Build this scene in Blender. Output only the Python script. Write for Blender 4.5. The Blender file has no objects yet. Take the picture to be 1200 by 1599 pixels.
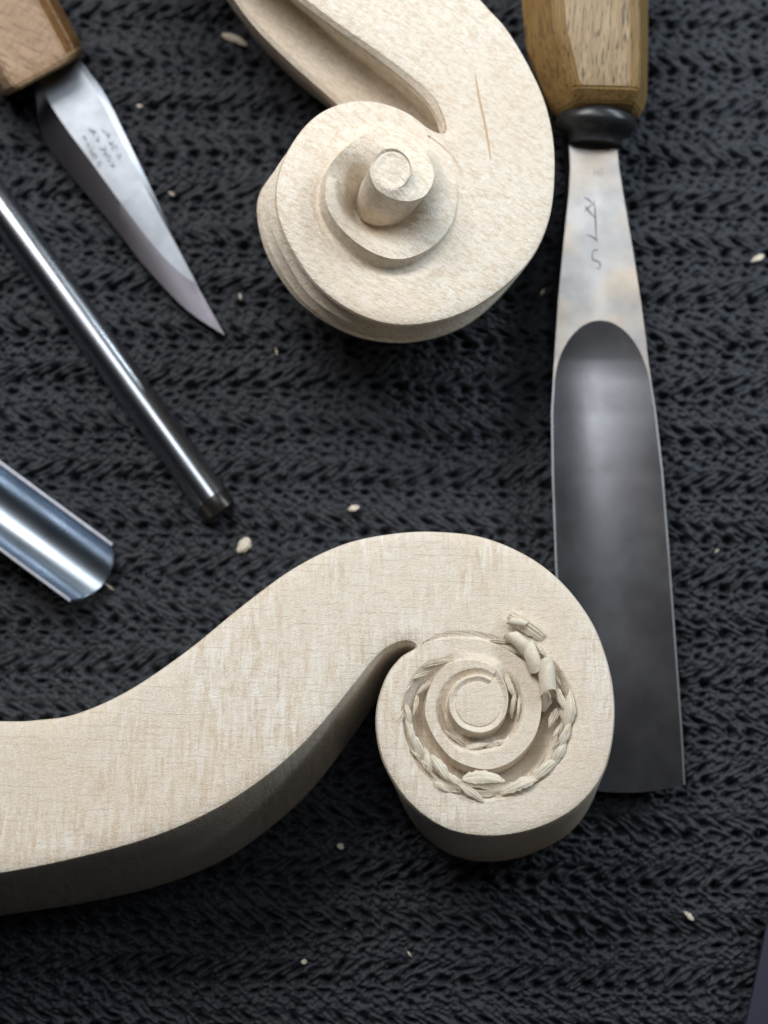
import bpy, bmesh, math, random
import numpy as np
from mathutils import Vector
from mathutils.geometry import delaunay_2d_cdt
random.seed(7); rng = np.random.default_rng(11)
S = bpy.context.scene
C = S.collection
S.unit_settings.scale_length = 0.01          # one unit is one centimetre

# ------------------------------------------------------------ camera
TILT = math.radians(8.0); DIST = 35.0; FPX = 2800.0
CAM = np.array([0.0, -DIST*math.sin(TILT), DIST*math.cos(TILT)])
cd = bpy.data.cameras.new('camera'); cam = bpy.data.objects.new('camera', cd); C.objects.link(cam)
cam.location = CAM; cam.rotation_euler = (TILT, 0, 0)
cd.sensor_fit = 'VERTICAL'; cd.sensor_height = 36; cd.lens = FPX/1599*36
cd.clip_start = 0.5; cd.clip_end = 500
cd.dof.use_dof = True; cd.dof.focus_distance = 32.2; cd.dof.aperture_fstop = 0.088
S.camera = cam
S.view_settings.view_transform = 'Standard'; S.view_settings.look = 'None'
S.view_settings.exposure = 0; S.view_settings.gamma = 1

# ------------------------------------------------------------ light (workshop lamps over the bench, plus an added side fill)
w = bpy.data.worlds.new('World'); S.world = w; w.use_nodes = True
bg = w.node_tree.nodes['Background']; bg.inputs[0].default_value = (0.72, 0.83, 1, 1); bg.inputs[1].default_value = 0.010
def lamp(name, loc, target, sx, sy, power, col):
    l = bpy.data.lights.new(name, 'AREA'); l.shape = 'RECTANGLE'; l.size = sx; l.size_y = sy
    l.energy = power; l.color = col
    o = bpy.data.objects.new(name, l); C.objects.link(o); o.location = loc
    o.rotation_euler = (Vector(target)-Vector(loc)).to_track_quat('-Z', 'Y').to_euler()
    return o
lamp('bench_lamp', (-15, 30, 37), (0, 0, 0), 28, 16, 19000, (1.0, 0.97, 0.93))
lamp('ceiling_panel', (5, 23, 62), (0, 4, 0), 36, 20, 8000, (0.93, 0.96, 1.0))
lamp('strip_lamp', (32, 26, 22), (0, 2, 0), 34, 5, 12500, (0.82, 0.93, 1.0))
lamp('side_fill', (9.5, -14, 6), (2.5, -5, 1), 2, 2, 36, (1.0, 0.86, 0.74))  # added low fill that lifts the front volute's wall, no known source

# ------------------------------------------------------------ helpers
def ray(x, y):
    d = np.array([(x-600)/FPX, -(y-799.5)/FPX, -1.0])
    c, s = math.cos(TILT), math.sin(TILT)
    return np.array([d[0], c*d[1]-s*d[2], s*d[1]+c*d[2]])
def P(x, y, z=0.0):
    d = ray(x, y); return CAM + d*((z-CAM[2])/d[2])
class Frame:
    def __init__(s, o, n):
        s.o = np.array(o, float); n = np.array(n, float); s.n = n/np.linalg.norm(n)
        u = np.array([1.0, 0, 0]); u -= s.n*u.dot(s.n); s.u = u/np.linalg.norm(u); s.v = np.cross(s.n, s.u)
    def px(s, x, y, h=0.0):
        d = ray(x, y); t = (h-(CAM-s.o).dot(s.n))/d.dot(s.n); p = CAM+d*t-s.o
        return np.array([p.dot(s.u), p.dot(s.v)])
    def w(s, u, v, h=0.0): return s.o+s.u*u+s.v*v+s.n*h
    def pw(s, x, y, h=0.0):
        a = s.px(x, y, h); return s.w(a[0], a[1], h)
def cr(pts, n, closed=False):
    """Catmull-Rom through pts, n samples per segment"""
    p = np.array(pts, float); m = len(p); out = []
    seg = m if closed else m-1
    for i in range(seg):
        if closed: a, b, c, d = p[(i-1) % m], p[i], p[(i+1) % m], p[(i+2) % m]
        else: a, b, c, d = p[max(i-1, 0)], p[i], p[i+1], p[min(i+2, m-1)]
        for k in range(n):
            t = k/n
            out.append(.5*((2*b)+(-a+c)*t+(2*a-5*b+4*c-d)*t*t+(-a+3*b-3*c+d)*t**3))
    if not closed: out.append(p[-1])
    return np.array(out)
def resample(p, n):
    p = np.array(p, float); d = np.r_[0, np.cumsum(np.linalg.norm(np.diff(p[:, :2], axis=0), axis=1))]
    t = np.linspace(0, d[-1], n); return np.stack([np.interp(t, d, p[:, k]) for k in range(p.shape[1])], 1)
def sstep(x): x = np.clip(x, 0, 1); return x*x*(3-2*x)

def empty(name, loc, label, cat, group=None):
    o = bpy.data.objects.new(name, None); C.objects.link(o); o.location = loc; o.empty_display_size = .5
    o['label'] = label; o['category'] = cat
    if group: o['group'] = group
    return o
def mesh(name, verts, faces, mat, parent=None, smooth=True, angle=40, mats=None, fmat=None, label=None):
    v = np.array(verts, float)
    if parent is not None: v = v-np.array(world_loc(parent))
    me = bpy.data.meshes.new(name); me.from_pydata(v.tolist(), [], [list(map(int, f)) for f in faces])
    for m in (mats or [mat]): me.materials.append(m)
    if fmat is not None: me.polygons.foreach_set('material_index', np.array(fmat, np.int32))
    me.validate(); me.update()
    if smooth: me.polygons.foreach_set('use_smooth', [True]*len(me.polygons)); me.set_sharp_from_angle(angle=math.radians(angle))
    o = bpy.data.objects.new(name, me); C.objects.link(o)
    if parent is not None: o.parent = parent
    if label: o['label'] = label
    return o
def world_loc(o):
    l = Vector(o.location)
    while o.parent: o = o.parent; l += Vector(o.location)
    return l
def grid_faces(nr, nc, closed_c=False, off=0, flip=False):
    f = []
    for i in range(nr-1):
        for j in range(nc if closed_c else nc-1):
            k = (j+1) % nc; q = [off+i*nc+j, off+i*nc+k, off+(i+1)*nc+k, off+(i+1)*nc+j]
            f.append(q[::-1] if flip else q)
    return f
def loft(rows, closed=True, caps=True):
    nr, nc = len(rows), len(rows[0]); v = [p for r in rows for p in r]
    f = grid_faces(nr, nc, closed)
    if caps: f.append(list(range(nc))[::-1]); f.append([(nr-1)*nc+j for j in range(nc)])
    return v, f
def fix_normals(o):
    bm = bmesh.new(); bm.from_mesh(o.data); bmesh.ops.remove_doubles(bm, verts=bm.verts, dist=1e-4)
    bmesh.ops.recalc_face_normals(bm, faces=bm.faces); bm.to_mesh(o.data); bm.free()
    o.data.polygons.foreach_set('use_smooth', [True]*len(o.data.polygons))
def resharp(o, a): o.data.set_sharp_from_angle(angle=math.radians(a))
def noise2(nx, ny, cell, seed):
    r = np.random.default_rng(seed); gx, gy = int(nx/cell)+3, int(ny/cell)+3
    g = r.random((gy, gx)); X = np.arange(nx)/cell; Y = np.arange(ny)/cell
    xi = X.astype(int); yi = Y.astype(int); fx = sstep(X-xi); fy = sstep(Y-yi)[:, None]
    a = g[yi][:, xi]; b = g[yi][:, xi+1]; c = g[yi+1][:, xi]; d = g[yi+1][:, xi+1]
    return (a*(1-fx)+b*fx)*(1-fy)+(c*(1-fx)+d*fx)*fy

# ------------------------------------------------------------ materials
class NT:
    def __init__(s, name):
        s.m = bpy.data.materials.new(name); s.m.use_nodes = True; s.t = s.m.node_tree
        s.b = s.t.nodes['Principled BSDF']; s.tc = s.t.nodes.new('ShaderNodeTexCoord')
    def n(s, typ, **k):
        q = s.t.nodes.new(typ)
        for a, b in k.items(): setattr(q, a, b)
        return q
    def l(s, a, b): s.t.links.new(a, b)
    def mapped(s, scale=(1, 1, 1), rot=0, loc=(0, 0, 0), rx=0):
        m = s.n('ShaderNodeMapping'); m.vector_type = 'POINT'
        r = s.n('ShaderNodeMapping'); r.inputs['Rotation'].default_value = (rx, 0, rot); r.inputs['Location'].default_value = loc
        s.l(s.tc.outputs['Object'], r.inputs[0]); s.l(r.outputs[0], m.inputs[0]); m.inputs['Scale'].default_value = scale
        return m.outputs[0]
    def noise(s, vec, scale=1, detail=2, rough=.5, dist=0):
        q = s.n('ShaderNodeTexNoise'); s.l(vec, q.inputs['Vector'])
        q.inputs['Scale'].default_value = scale; q.inputs['Detail'].default_value = detail
        q.inputs['Roughness'].default_value = rough; q.inputs['Distortion'].default_value = dist
        return q.outputs[0]
    def ramp(s, fac, a, b, ca=0.0, cb=1.0):
        q = s.n('ShaderNodeMapRange'); q.inputs[1].default_value = a; q.inputs[2].default_value = b
        q.inputs[3].default_value = ca; q.inputs[4].default_value = cb; s.l(fac, q.inputs[0]); return q.outputs[0]
    def math(s, op, a, b=None):
        q = s.n('ShaderNodeMath', operation=op)
        for i, x in enumerate((a, b)):
            if x is None: continue
            if isinstance(x, (int, float)): q.inputs[i].default_value = x
            else: s.l(x, q.inputs[i])
        return q.outputs[0]
    def mix(s, fac, a, b):
        q = s.n('ShaderNodeMix', data_type='RGBA')
        if isinstance(fac, (int, float)): q.inputs[0].default_value = fac
        else: s.l(fac, q.inputs[0])
        for i, x in ((6, a), (7, b)):
            if isinstance(x, tuple): q.inputs[i].default_value = (*x, 1)
            else: s.l(x, q.inputs[i])
        return q.outputs[2]
    def bump(s, h, strength, dist=.02):
        q = s.n('ShaderNodeBump'); q.inputs['Strength'].default_value = strength; q.inputs['Distance'].default_value = dist
        s.l(h, q.inputs['Height']); s.l(q.outputs[0], s.b.inputs['Normal']); return q
    def set(s, **k):
        for a, b in k.items(): s.b.inputs[a.replace('_', ' ')].default_value = b

def maple(name, rot=0.0, worm=False):
    t = NT(name)
    cream, tan, pale = (0.78, 0.695, 0.575), (0.55, 0.40, 0.25), (.90, .865, .80)
    big = t.noise(t.mapped((.35, .30, .35), rot), 1, 2)
    fine = t.noise(t.mapped((24, 55, 30), rot), 1, 2, .6)
    if not worm:
        zone = t.ramp(t.noise(t.mapped((.42, .40, .4), rot, (3, 4.2, 0)), 1, 1), .38, .56)
        bars = t.math('MULTIPLY', t.ramp(t.noise(t.mapped((9, 1.3, 1), rot), 1, 4, .65, .12), .48, .62), zone)      # curl figure across the grain
        lightbars = t.math('MULTIPLY', t.ramp(t.noise(t.mapped((12, 1.8, 1), rot, (7, 3, 0)), 1, 3, .6, .1), .50, .62), zone)
        fl = t.noise(t.mapped((5, 13, 9), rot-.3), 1, 3, .65, 1.1)
        dash = t.noise(t.mapped((26, 6, 9), rot+.05), 1, 2, .6)
    else:
        bars = t.ramp(t.noise(t.mapped((15, 4.5, 6), rot), 1, 2, .55, .5), .47, .58)
        lightbars = t.ramp(t.noise(t.mapped((17, 7, 6), rot, (5, 2, 0)), 1, 2, .5, .7), .50, .60)
        fl = t.noise(t.mapped((4, 9, 9), rot), 1, 3, .6, .9)
        dash = t.noise(t.mapped((22, 10, 9), rot), 1, 2, .6)
    fleck = t.ramp(fl, .50, .66)
    wv = t.n('ShaderNodeTexWave', wave_type='BANDS', bands_direction='Y'); t.l(t.mapped((1, 1, 1), rot), wv.inputs[0])
    wv.inputs['Scale'].default_value = 2.6 if not worm else 1.1; wv.inputs['Distortion'].default_value = 2.0
    wv.inputs['Detail'].default_value = 3; wv.inputs['Detail Scale'].default_value = .8
    gl = t.ramp(wv.outputs[1], .90, 1.0); gl = t.math('MULTIPLY', gl, t.ramp(t.noise(t.mapped((1.6, 9, 1), rot), 1, 3), .44, .64))
    c = t.mix(t.math('MULTIPLY', bars, .58 if not worm else .48), cream, tan)
    c = t.mix(t.math('MULTIPLY', fleck, .42 if not worm else .22), c, (.60, .45, .29))
    c = t.mix(t.math('MULTIPLY', lightbars, .75 if not worm else .40), c, pale)
    c = t.mix(t.ramp(dash, .50, .66, 0, .40), c, pale)
    c = t.mix(t.ramp(fine, .38, .68, 0, .30), c, pale)
    c = t.mix(t.math('MULTIPLY', gl, .38 if not worm else .10), c, (.40, .28, .18))
    c = t.mix(t.ramp(big, .42, .66, 0, .35), c, (.74, .59, .44))
    t.l(c, t.b.inputs['Base Color'])
    h = t.math('ADD', t.math('ADD', fl, fine), dash)
    t.bump(h, .65, .018)
    t.set(Roughness=.44, Specular_IOR_Level=.35, Subsurface_Weight=.06, Subsurface_Radius=(.04, .02, .01), Subsurface_Scale=1.0)
    return t.m
MAP_A = maple('maple_fresh', 0.03); MAP_B = maple('maple_sanded', math.radians(-62), True)
def chip_mat():
    t = NT('maple_shaving'); n = t.noise(t.mapped((14, 14, 14)), 1, 3, .6)
    t.l(t.mix(t.ramp(n, .35, .7), (.80, .74, .63), (.68, .58, .45)), t.b.inputs['Base Color'])
    t.bump(n, .35, .01); t.set(Roughness=.6, Specular_IOR_Level=.2, Subsurface_Weight=.15, Subsurface_Radius=(.08, .05, .03), Subsurface_Scale=1.0)
    return t.m
CHIP = chip_mat()
def streakmat():
    t = NT('mineral_streak'); n = t.noise(t.mapped((20, 20, 20)), 1, 2)
    t.l(t.mix(n, (.58, .42, .28), (.50, .34, .2)), t.b.inputs['Base Color']); t.set(Roughness=.55); return t.m
STREAK = streakmat()
def steel(name, col=(.50, .52, .56), rough=.28, rot=0.0, scratch=.06, aniso=0, tint=None, stretch=(2.5, 70, 20)):
    t = NT(name); v = t.mapped(stretch, rot)
    n = t.noise(v, 1, 3, .6); n2 = t.noise(t.mapped((1.1, 1.1, 1.1), rot), 1, 3, .6)
    c = t.mix(t.ramp(n2, .35, .7), col, tuple(x*.72 for x in col))
    if tint: c = t.mix(t.ramp(t.noise(t.mapped((.9, 1.3, 1), rot, (2, 1, 0)), 1, 2), .42, .72, 0, .42), c, tint)
    t.l(c, t.b.inputs['Base Color'])
    r = t.math('ADD', t.math('MULTIPLY', n2, .17), rough-.085); t.l(r, t.b.inputs['Roughness'])
    t.bump(n, scratch*3, .006); t.set(Metallic=1.0)
    return t.m
def wood_handle(name, a, b, streak, rot, sc=(9, .7, 9), bump=.3, cross=False):
    t = NT(name); n = t.noise(t.mapped(sc, rot), 1, 4, .6, .3); n2 = t.noise(t.mapped((sc[0]*2.4, sc[1]*1.6, sc[2]*2), rot, (4, 2, 1)), 1, 3, .65, .2)
    c = t.mix(t.ramp(n, .35, .65), a, b); c = t.mix(t.ramp(n2, .54, .66, 0, .85), c, streak)
    if cross:
        g = t.noise(t.mapped((sc[0]*.5, sc[1]*8, 3), rot), 1, 2); c = t.mix(t.ramp(g, .5, .62, 0, .35), c, streak)
    t.l(c, t.b.inputs['Base Color']); t.bump(n2, bump, .02); t.set(Roughness=.5, Specular_IOR_Level=.35)
    return t.m
def plain(name, col, rough=.5, metal=0.0, bump=.1, sc=12, spec=.5):
    t = NT(name); n = t.noise(t.mapped((sc, sc, sc)), 1, 3, .6)
    t.l(t.mix(t.ramp(n, .3, .7), col, tuple(x*.7 for x in col)), t.b.inputs['Base Color'])
    t.bump(n, bump, .01); t.set(Roughness=rough, Metallic=metal, Specular_IOR_Level=spec); return t.m

# ------------------------------------------------------------ knitted mat
def axis(lo, hi, flo, fhi, fine, coarse):
    return np.r_[np.arange(lo, flo, coarse), np.arange(flo, fhi, fine), np.arange(fhi, hi, coarse)]
def build_mat():
    xs = axis(-15, 15, -8.2, 8.2, .0235, .07); ys = axis(-17, 17, -11.0, 11.0, .0235, .07)
    nx, ny = len(xs), len(ys); X, Y = np.meshgrid(xs, ys)
    def nz(cell, seed, amp):       # smooth noise in cm cells
        g = noise2(int(34/cell*8), int(38/cell*8), 8, seed)
        ix = np.clip(((xs+16)/cell*8).astype(int), 0, g.shape[1]-1); iy = np.clip(((ys+18)/cell*8).astype(int), 0, g.shape[0]-1)
        return (g[iy][:, ix]-.5)*amp
    wx = X+nz(1.8, 1, .14)+nz(.5, 2, .09); wy = Y+nz(1.9, 3, .12)+nz(.45, 4, .08)+.02*X
    PX, PY = .440, .950
    gy = wy/PY; row = np.floor(gy); fy = (gy-row)*PY
    flip = np.where(row.astype(int) % 2 == 0, 1.0, -1.0)
    # offset of the columns drifts a little from row to row
    offs = np.sin(row*12.9898)*.12
    H = np.zeros_like(X)
    def hsh(i, j, s): v = np.sin(i*127.1+j*311.7+s*74.7)*43758.5453; return v-np.floor(v)
    def hole(cx, cy, a, L, W_, depth, s, power=2.0, shift=0.0):
        nonlocal H
        gx = (wx-offs-cx)/PX; i0 = np.round(gx)
        for di in (-1, 0, 1):
            i = i0+di; jx = (hsh(i, row, s)-.5)*.06; jy = (hsh(i, row, s+1)-.5)*.05
            dx = wx-offs-cx-i*PX-jx; dy = fy-cy-jy
            ang = a*flip+(hsh(i, row, s+2)-.5)*.5; ca, sa = np.cos(ang), np.sin(ang)
            u = dx*ca+dy*sa; v_ = -dx*sa+dy*ca
            k = (u/L)**2+(v_/W_)**2
            H -= depth*(.55+.6*hsh(i, row, s+3))*np.exp(-k**(power/2))
    def bumpf(cx, cy, R, amp, s, a=0.0, L=None):
        nonlocal H
        gx = (wx-offs-cx)/PX; i0 = np.round(gx)
        for di in (-1, 0, 1):
            i = i0+di; dx = wx-offs-cx-i*PX-(hsh(i, row, s)-.5)*.09; dy = fy-cy-(hsh(i, row, s+1)-.5)*.07
            ang = a*flip; ca, sa = np.cos(ang), np.sin(ang); u = dx*ca+dy*sa; v_ = -dx*sa+dy*ca
            H += amp*(.4+.9*hsh(i, row, s+2))*np.exp(-((u/(L or R))**2+(v_/R)**2))
    hole(.00, .80, .50, .125, .040, .20, 1)      # long slashes
    hole(.13, .585, -.20, .095, .072, .27, 5)     # holes with a loop in them
    bumpf(.13, .575, .028, .12, 9)
    hole(.10, .37, .0, .085, .038, .20, 12)      # small flat holes
    hole(.25, .24, .3, .050, .032, .10, 16)
    hole(.02, .14, -.3, .055, .034, .10, 20)
    hole(.30, .68, .5, .070, .022, .10, 40); hole(.33, .46, -.5, .060, .024, .10, 43)
    bumpf(.33, .42, .036, .045, 24, -.6, .10); bumpf(.22, .70, .032, .05, 27, .5, .15); bumpf(.17, .17, .042, .045, 30, .1, .09)
    bumpf(.36, .60, .036, .05, 33, .9, .12); bumpf(.36, .06, .036, .045, 36, .2, .08); bumpf(.00, .27, .03, .04, 39, -.4, .09)
    lam = .112; wob = nz(.35, 8, .10)
    def th(a): return np.abs(np.cos((-wx*np.sin(a)+wy*np.cos(a)+wob)*math.pi/lam))     # rounded yarns lying side by side
    m1 = sstep((fy-.42)/.12)*(1-sstep((fy-.88)/.07))
    H += .040*(th(.52*flip)*m1+(1-m1)*np.maximum(th(-.75*flip), .9*th(.85*flip)))-.02
    tw = np.sin((wx*1.0+flip*wy*.3)*2*math.pi/.052)*.006
    H += tw+nz(.10, 5, .040)+nz(.05, 6, .030)+nz(.22, 7, .040)+nz(4, 9, .06)
    H -= .035
    v = np.stack([X.ravel(), Y.ravel(), H.ravel()], 1)
    idx = np.arange(nx*ny).reshape(ny, nx)
    f = np.stack([idx[:-1, :-1], idx[:-1, 1:], idx[1:, 1:], idx[1:, :-1]], -1).reshape(-1, 4)
    me = bpy.data.meshes.new('mat'); me.vertices.add(len(v)); me.vertices.foreach_set('co', v.ravel())
    me.loops.add(f.size); me.loops.foreach_set('vertex_index', f.ravel().astype(np.int32))
    me.polygons.add(len(f)); me.polygons.foreach_set('loop_start', np.arange(0, f.size, 4, dtype=np.int32))
    me.polygons.foreach_set('use_smooth', np.ones(len(f), bool)); me.update(); me.validate()
    t = NT('knitted_mat'); n = t.noise(t.mapped((42, 42, 42)), 1, 3, .7); n2 = t.noise(t.mapped((5, 5, 5)), 1, 3, .6)
    c = t.mix(t.ramp(n2, .35, .68), (.008, .0108, .0175), (.0155, .0205, .031))
    c = t.mix(t.ramp(n, .60, .74, 0, .8), c, (.12, .14, .175))
    t.l(c, t.b.inputs['Base Color']); t.bump(n, .7, .02)
    t.set(Roughness=.50, Specular_IOR_Level=.5, Sheen_Weight=.10, Sheen_Roughness=.4)
    me.materials.append(t.m); o = bpy.data.objects.new('mat', me); C.objects.link(o)
    o['kind'] = 'structure'; o['label'] = 'black knitted non-slip mat with rows of small holes lying under everything'
    return o
build_mat()

# ------------------------------------------------------------ generic scroll pieces
def spiral(frame, wpts, rbpts, cpx, a0, a1, foot, width, shape, disc, M=14, step=3.0, wall=.025):
    """wpts: (x,y,h) px points along the step edge; rbpts: (x,y) closed loop where the relief starts
       angles measured clockwise from image-up about local centre; returns verts(local u,v,h), faces, rb loop"""
    c = frame.px(*cpx)
    def polar(uv):
        ang = np.degrees(np.arctan2(uv[:, 0]-c[0], uv[:, 1]-c[1])); ang = np.degrees(np.unwrap(np.radians(ang)))
        return ang, np.hypot(uv[:, 0]-c[0], uv[:, 1]-c[1])
    W = cr(wpts, 12); uv = np.array([frame.px(*p) for p in W]); wa, wr = polar(uv)
    k = round((a0-wa[0])/360); wa = wa+360*k; wh = W[:, 2]
    R = cr(rbpts, 12, False); uvr = np.array([frame.px(p[0], p[1], 0) for p in R]); ra, rr = polar(uvr)
    k = round((a0-ra[0])/360); ra = ra+360*k
    a0 = wa[0]; NA = int(round((a1-a0)/step)); A = np.linspace(a0, a0+NA*step, NA+1); turn = int(360/step)
    V = []; F = []; nrow = M+5
    for i, a in enumerate(A):
        re = np.interp(a, wa, wr); he = np.interp(a, wa, wh)
        if i < turn: ro, ho = np.interp(a, ra, rr), 0.0
        else: ro, ho = np.interp(a-360, wa, wr), np.interp(a-360, wa, wh)
        f = foot(a, he); wd = width(a); f = min(f, he)
        gap = max(ro-re, 1e-4); wl = wall(a) if callable(wall) else min(wall, gap*.2)
        prof = [(re, he), (re+wl*.10, he-(he-f)*.05), (re+wl*.5, he-(he-f)*.5), (re+wl*.95, f+(he-f)*.06), (re+wl*1.6, f)]
        r1 = min(re+wl*1.6, ro-1e-4)
        for j in range(1, M+1):
            t = j/M; r = r1+(ro-r1)*t; tw = min((r-r1)/max(min(wd, ro-r1), 1e-5), 1)
            hh = f+(ho-f)*shape(tw, a)
            if j < M: hh += .006*math.sin(a*.37+j*1.7)*math.sin(a*.11-j)*(1 if tw < .95 else 0)
            prof.append((r, hh))
        for r, h in prof[:5]+prof[5:]:
            th = math.radians(a); V.append((c[0]+r*math.sin(th), c[1]+r*math.cos(th), h))
    for i in range(NA):
        for j in range(nrow-1):
            q = [i*nrow+j, i*nrow+j+1, (i+1)*nrow+j+1, (i+1)*nrow+j]; F.append(q)
    rb = [V[i*nrow+nrow-1][:2] for i in range(turn)]
    # closing disc
    loop = [i*nrow for i in range(NA-turn, NA+1)]+[NA*nrow+j for j in range(1, nrow)]
    base = [V[k] for k in loop]; cc = np.mean([b[:2] for b in base[:turn]], axis=0); hc = np.mean([b[2] for b in base[:turn]])
    prev = loop
    for sc, dh in disc:
        cur = []
        for b in base:
            cur.append(len(V)); q = cc+(np.array(b[:2])-cc)*sc
            V.append((q[0], q[1], b[2]*(sc)+hc*(1-sc)+dh))
        for k in range(len(loop)):
            k2 = (k+1) % len(loop); F.append([prev[k], prev[k2], cur[k2], cur[k]])
        prev = cur
    V.append((cc[0], cc[1], hc+disc[-1][1])); m = len(V)-1
    for k in range(len(loop)): F.append([prev[k], prev[(k+1) % len(loop)], m])
    return V, F, rb
def inside(pts, poly):
    x, y = pts[:, 0], pts[:, 1]; r = np.zeros(len(pts), bool); n = len(poly)
    for i in range(n):
        x1, y1 = poly[i]; x2, y2 = poly[(i+1) % n]
        if y1 == y2: continue
        cnd = ((y1 > y) != (y2 > y)) & (x < (x2-x1)*(y-y1)/(y2-y1)+x1); r ^= cnd
    return r
def face_with_hole(outer, hole, cell=.3):
    o = np.array(outer); h = np.array(hole); lo, hi = o.min(0), o.max(0)
    g = np.array([(x, y) for x in np.arange(lo[0], hi[0], cell) for y in np.arange(lo[1], hi[1], cell)])
    g = g+rng.normal(0, .03, g.shape); g = g[inside(g, o) & ~inside(g, h)]
    def far(p, q, d): return np.array([np.min(np.hypot(*(q-a).T)) > d for a in p])
    g = g[far(g, o, cell*.4) & far(g, h, cell*.4)]
    pts = np.vstack([o, h, g]); no, nh = len(o), len(h)
    e = [(i, (i+1) % no) for i in range(no)]+[(no+i, no+(i+1) % nh) for i in range(nh)]
    r = delaunay_2d_cdt([Vector(p) for p in pts], e, [], 0, 1e-6)
    vs = np.array([list(v) for v in r[0]]); fs = [f for f in r[2]]
    cen = np.array([vs[list(f)].mean(0) for f in fs]); ok = inside(cen, o) & ~inside(cen, h)
    return vs, [f for f, k in zip(fs, ok) if k]
def inset(loop, d):
    p = np.array(loop); t = np.roll(p, -1, 0)-np.roll(p, 1, 0); t /= np.linalg.norm(t, axis=1)[:, None]+1e-9
    n = np.stack([-t[:, 1], t[:, 0]], 1)
    area = np.sum(p[:, 0]*np.roll(p[:, 1], -1)-np.roll(p[:, 0], -1)*p[:, 1])
    return p+n*(d if area > 0 else -d)
def join_parts(parts):
    V = []; F = []
    for v, f in parts:
        k = len(V); V += [tuple(x) for x in v]; F += [[i+k for i in q] for q in f]
    return V, F

# ------------------------------------------------------------ scroll in front (half carved)
FA = Frame(P(748, 1098, 2.7), (0.0, .13, 1))
rootA = empty('violin_scroll', tuple(P(748, 1150, 0)), 'half-carved pale maple scroll on its side in front, ringed by fresh curled shavings', 'violin scroll', None)
TB = [  # top edge px, base px
 ((-330, 1108), (-330, 1150)), ((-180, 1119), (-180, 1150)), ((0, 1125), (0, 1150)), ((60, 1123), (60, 1150)), ((120, 1113), (120, 1138)), ((200, 1077), (200, 1100)), ((290, 1016), (290, 1040)),
 ((380, 943), (380, 970)), ((460, 885), (460, 915)), ((540, 847), (540, 880)), ((620, 831), (620, 868)), ((690, 829), (690, 868)), ((760, 839), (755, 878)),
 ((830, 870), (815, 905)), ((885, 915), (865, 950)), ((928, 975), (903, 1005)), ((952, 1040), (925, 1065)), ((961, 1100), (935, 1125)), ((957, 1160), (938, 1185)),
 ((941, 1213), (928, 1245)), ((905, 1258), (890, 1300)), ((856, 1288), (830, 1333)), ((800, 1304), (775, 1345)), ((745, 1306), (725, 1341)), ((690, 1292), (680, 1321)), ((640, 1255), (641, 1278)),
 ((605, 1205), (613, 1218)), ((589, 1155), (603, 1165)), ((588, 1105), (604, 1120)), ((602, 1058), (615, 1085)), ((625, 1026), (630, 1060)), ((649, 1010), (642, 1050)),
 ((636, 1002), (632, 1048)), ((613, 1008), (612, 1062)), ((590, 1025), (594, 1085)), ((560, 1062), (566, 1128)), ((515, 1118), (523, 1188)), ((465, 1172), (480, 1240)), ((405, 1222), (425, 1290)),
 ((330, 1269), (350, 1342)), ((240, 1308), (255, 1381)), ((130, 1339), (140, 1408)), ((0, 1365), (0, 1430)), ((-180, 1385), (-180, 1452)), ((-330, 1393), (-330, 1460))]
n_seg = 9
top = cr([t for t, b in TB], n_seg, True); bot = cr([b for t, b in TB], n_seg, True)
# straight closing edge off frame
k0 = (len(TB)-1)*n_seg
for arr in (top, bot):
    for i in range(n_seg): arr[k0+i] = arr[k0]+(arr[0]-arr[k0])*i/n_seg
topL = np.array([FA.px(*p) for p in top]); insL = inset(topL, .095)
wA = [(-42, 127), (-30, 115), (-19, 107), (0, 99), (20, 94.5), (40, 95), (60, 100), (90, 98), (120, 101), (148, 104), (173, 104), (200, 97), (221, 90), (245, 86), (266, 84), (297, 80), (320, 76), (340, 71), (360, 66), (386, 60), (410, 52), (432, 47.5), (450, 45.5), (480, 45), (510, 46), (540, 46), (575, 46), (605, 46), (630, 46), (655, 45), (680, 44), (705, 43), (730, 42), (760, 41)]
cA = (748, 1098)
def pol(a, r, c=cA): return (c[0]+r*math.sin(math.radians(a)), c[1]-r*math.cos(math.radians(a)))
wpts = [(*pol(a, r), float(np.interp(a, [285, 340, 380], [0, .07, .12]))) for a, r in wA]
rbA = [(-42, 128.5), (-30, 126), (-10, 118), (10, 112), (30, 112), (45, 118), (60, 134), (75, 147), (90, 153), (112, 156), (135, 157), (160, 154), (180, 152), (205, 145), (225, 137), (250, 126), (270, 121), (295, 121), (306, 124), (318, 128.5)]
rbp = [pol(a, r) for a, r in rbA]
def footA(a, he):
    d = np.interp(a, [-42, -25, 20, 45, 75, 150, 250, 290, 320, 350, 385, 410, 440, 560, 640, 690, 740, 760], [0, .022, .03, .16, .42, .48, .44, .22, .08, .04, .05, .20, .42, .36, .22, .12, .05, .01])
    return he-d*1.3
def widthA(a):
    return np.interp(a, [-42, 20, 45, 60, 90, 180, 225, 270, 300, 320, 350, 385, 420, 470, 560, 640, 700, 760], [8, 9, 16, 30, 48, 46, 42, 32, 24, 12, 8, 10, 16, 22, 26, 14, 9, 5])/87.0
def shapeA(t, a): return (1-(1-t)**1.25)*.35+(t**1.7)*.65 if t < 1 else 1.0
Vs, Fs, rb = spiral(FA, wpts, rbp, cA, -42, 748, footA, widthA, shapeA, [(.97, .0), (.95, -.008), (.84, -.045), (.80, -.05), (.77, -.03), (.4, -.022)], M=16, step=2.0, wall=.035)
fv, ff = face_with_hole(insL, rb)
world = [FA.w(*v) for v in Vs]
facev = [FA.w(v[0], v[1], 0) for v in fv]
ringrows = [[FA.w(p[0], p[1], 0) for p in insL], [FA.w(p[0], p[1], -.025) for p in inset(topL, .03)], [FA.w(p[0], p[1], -.085) for p in topL]]
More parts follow.
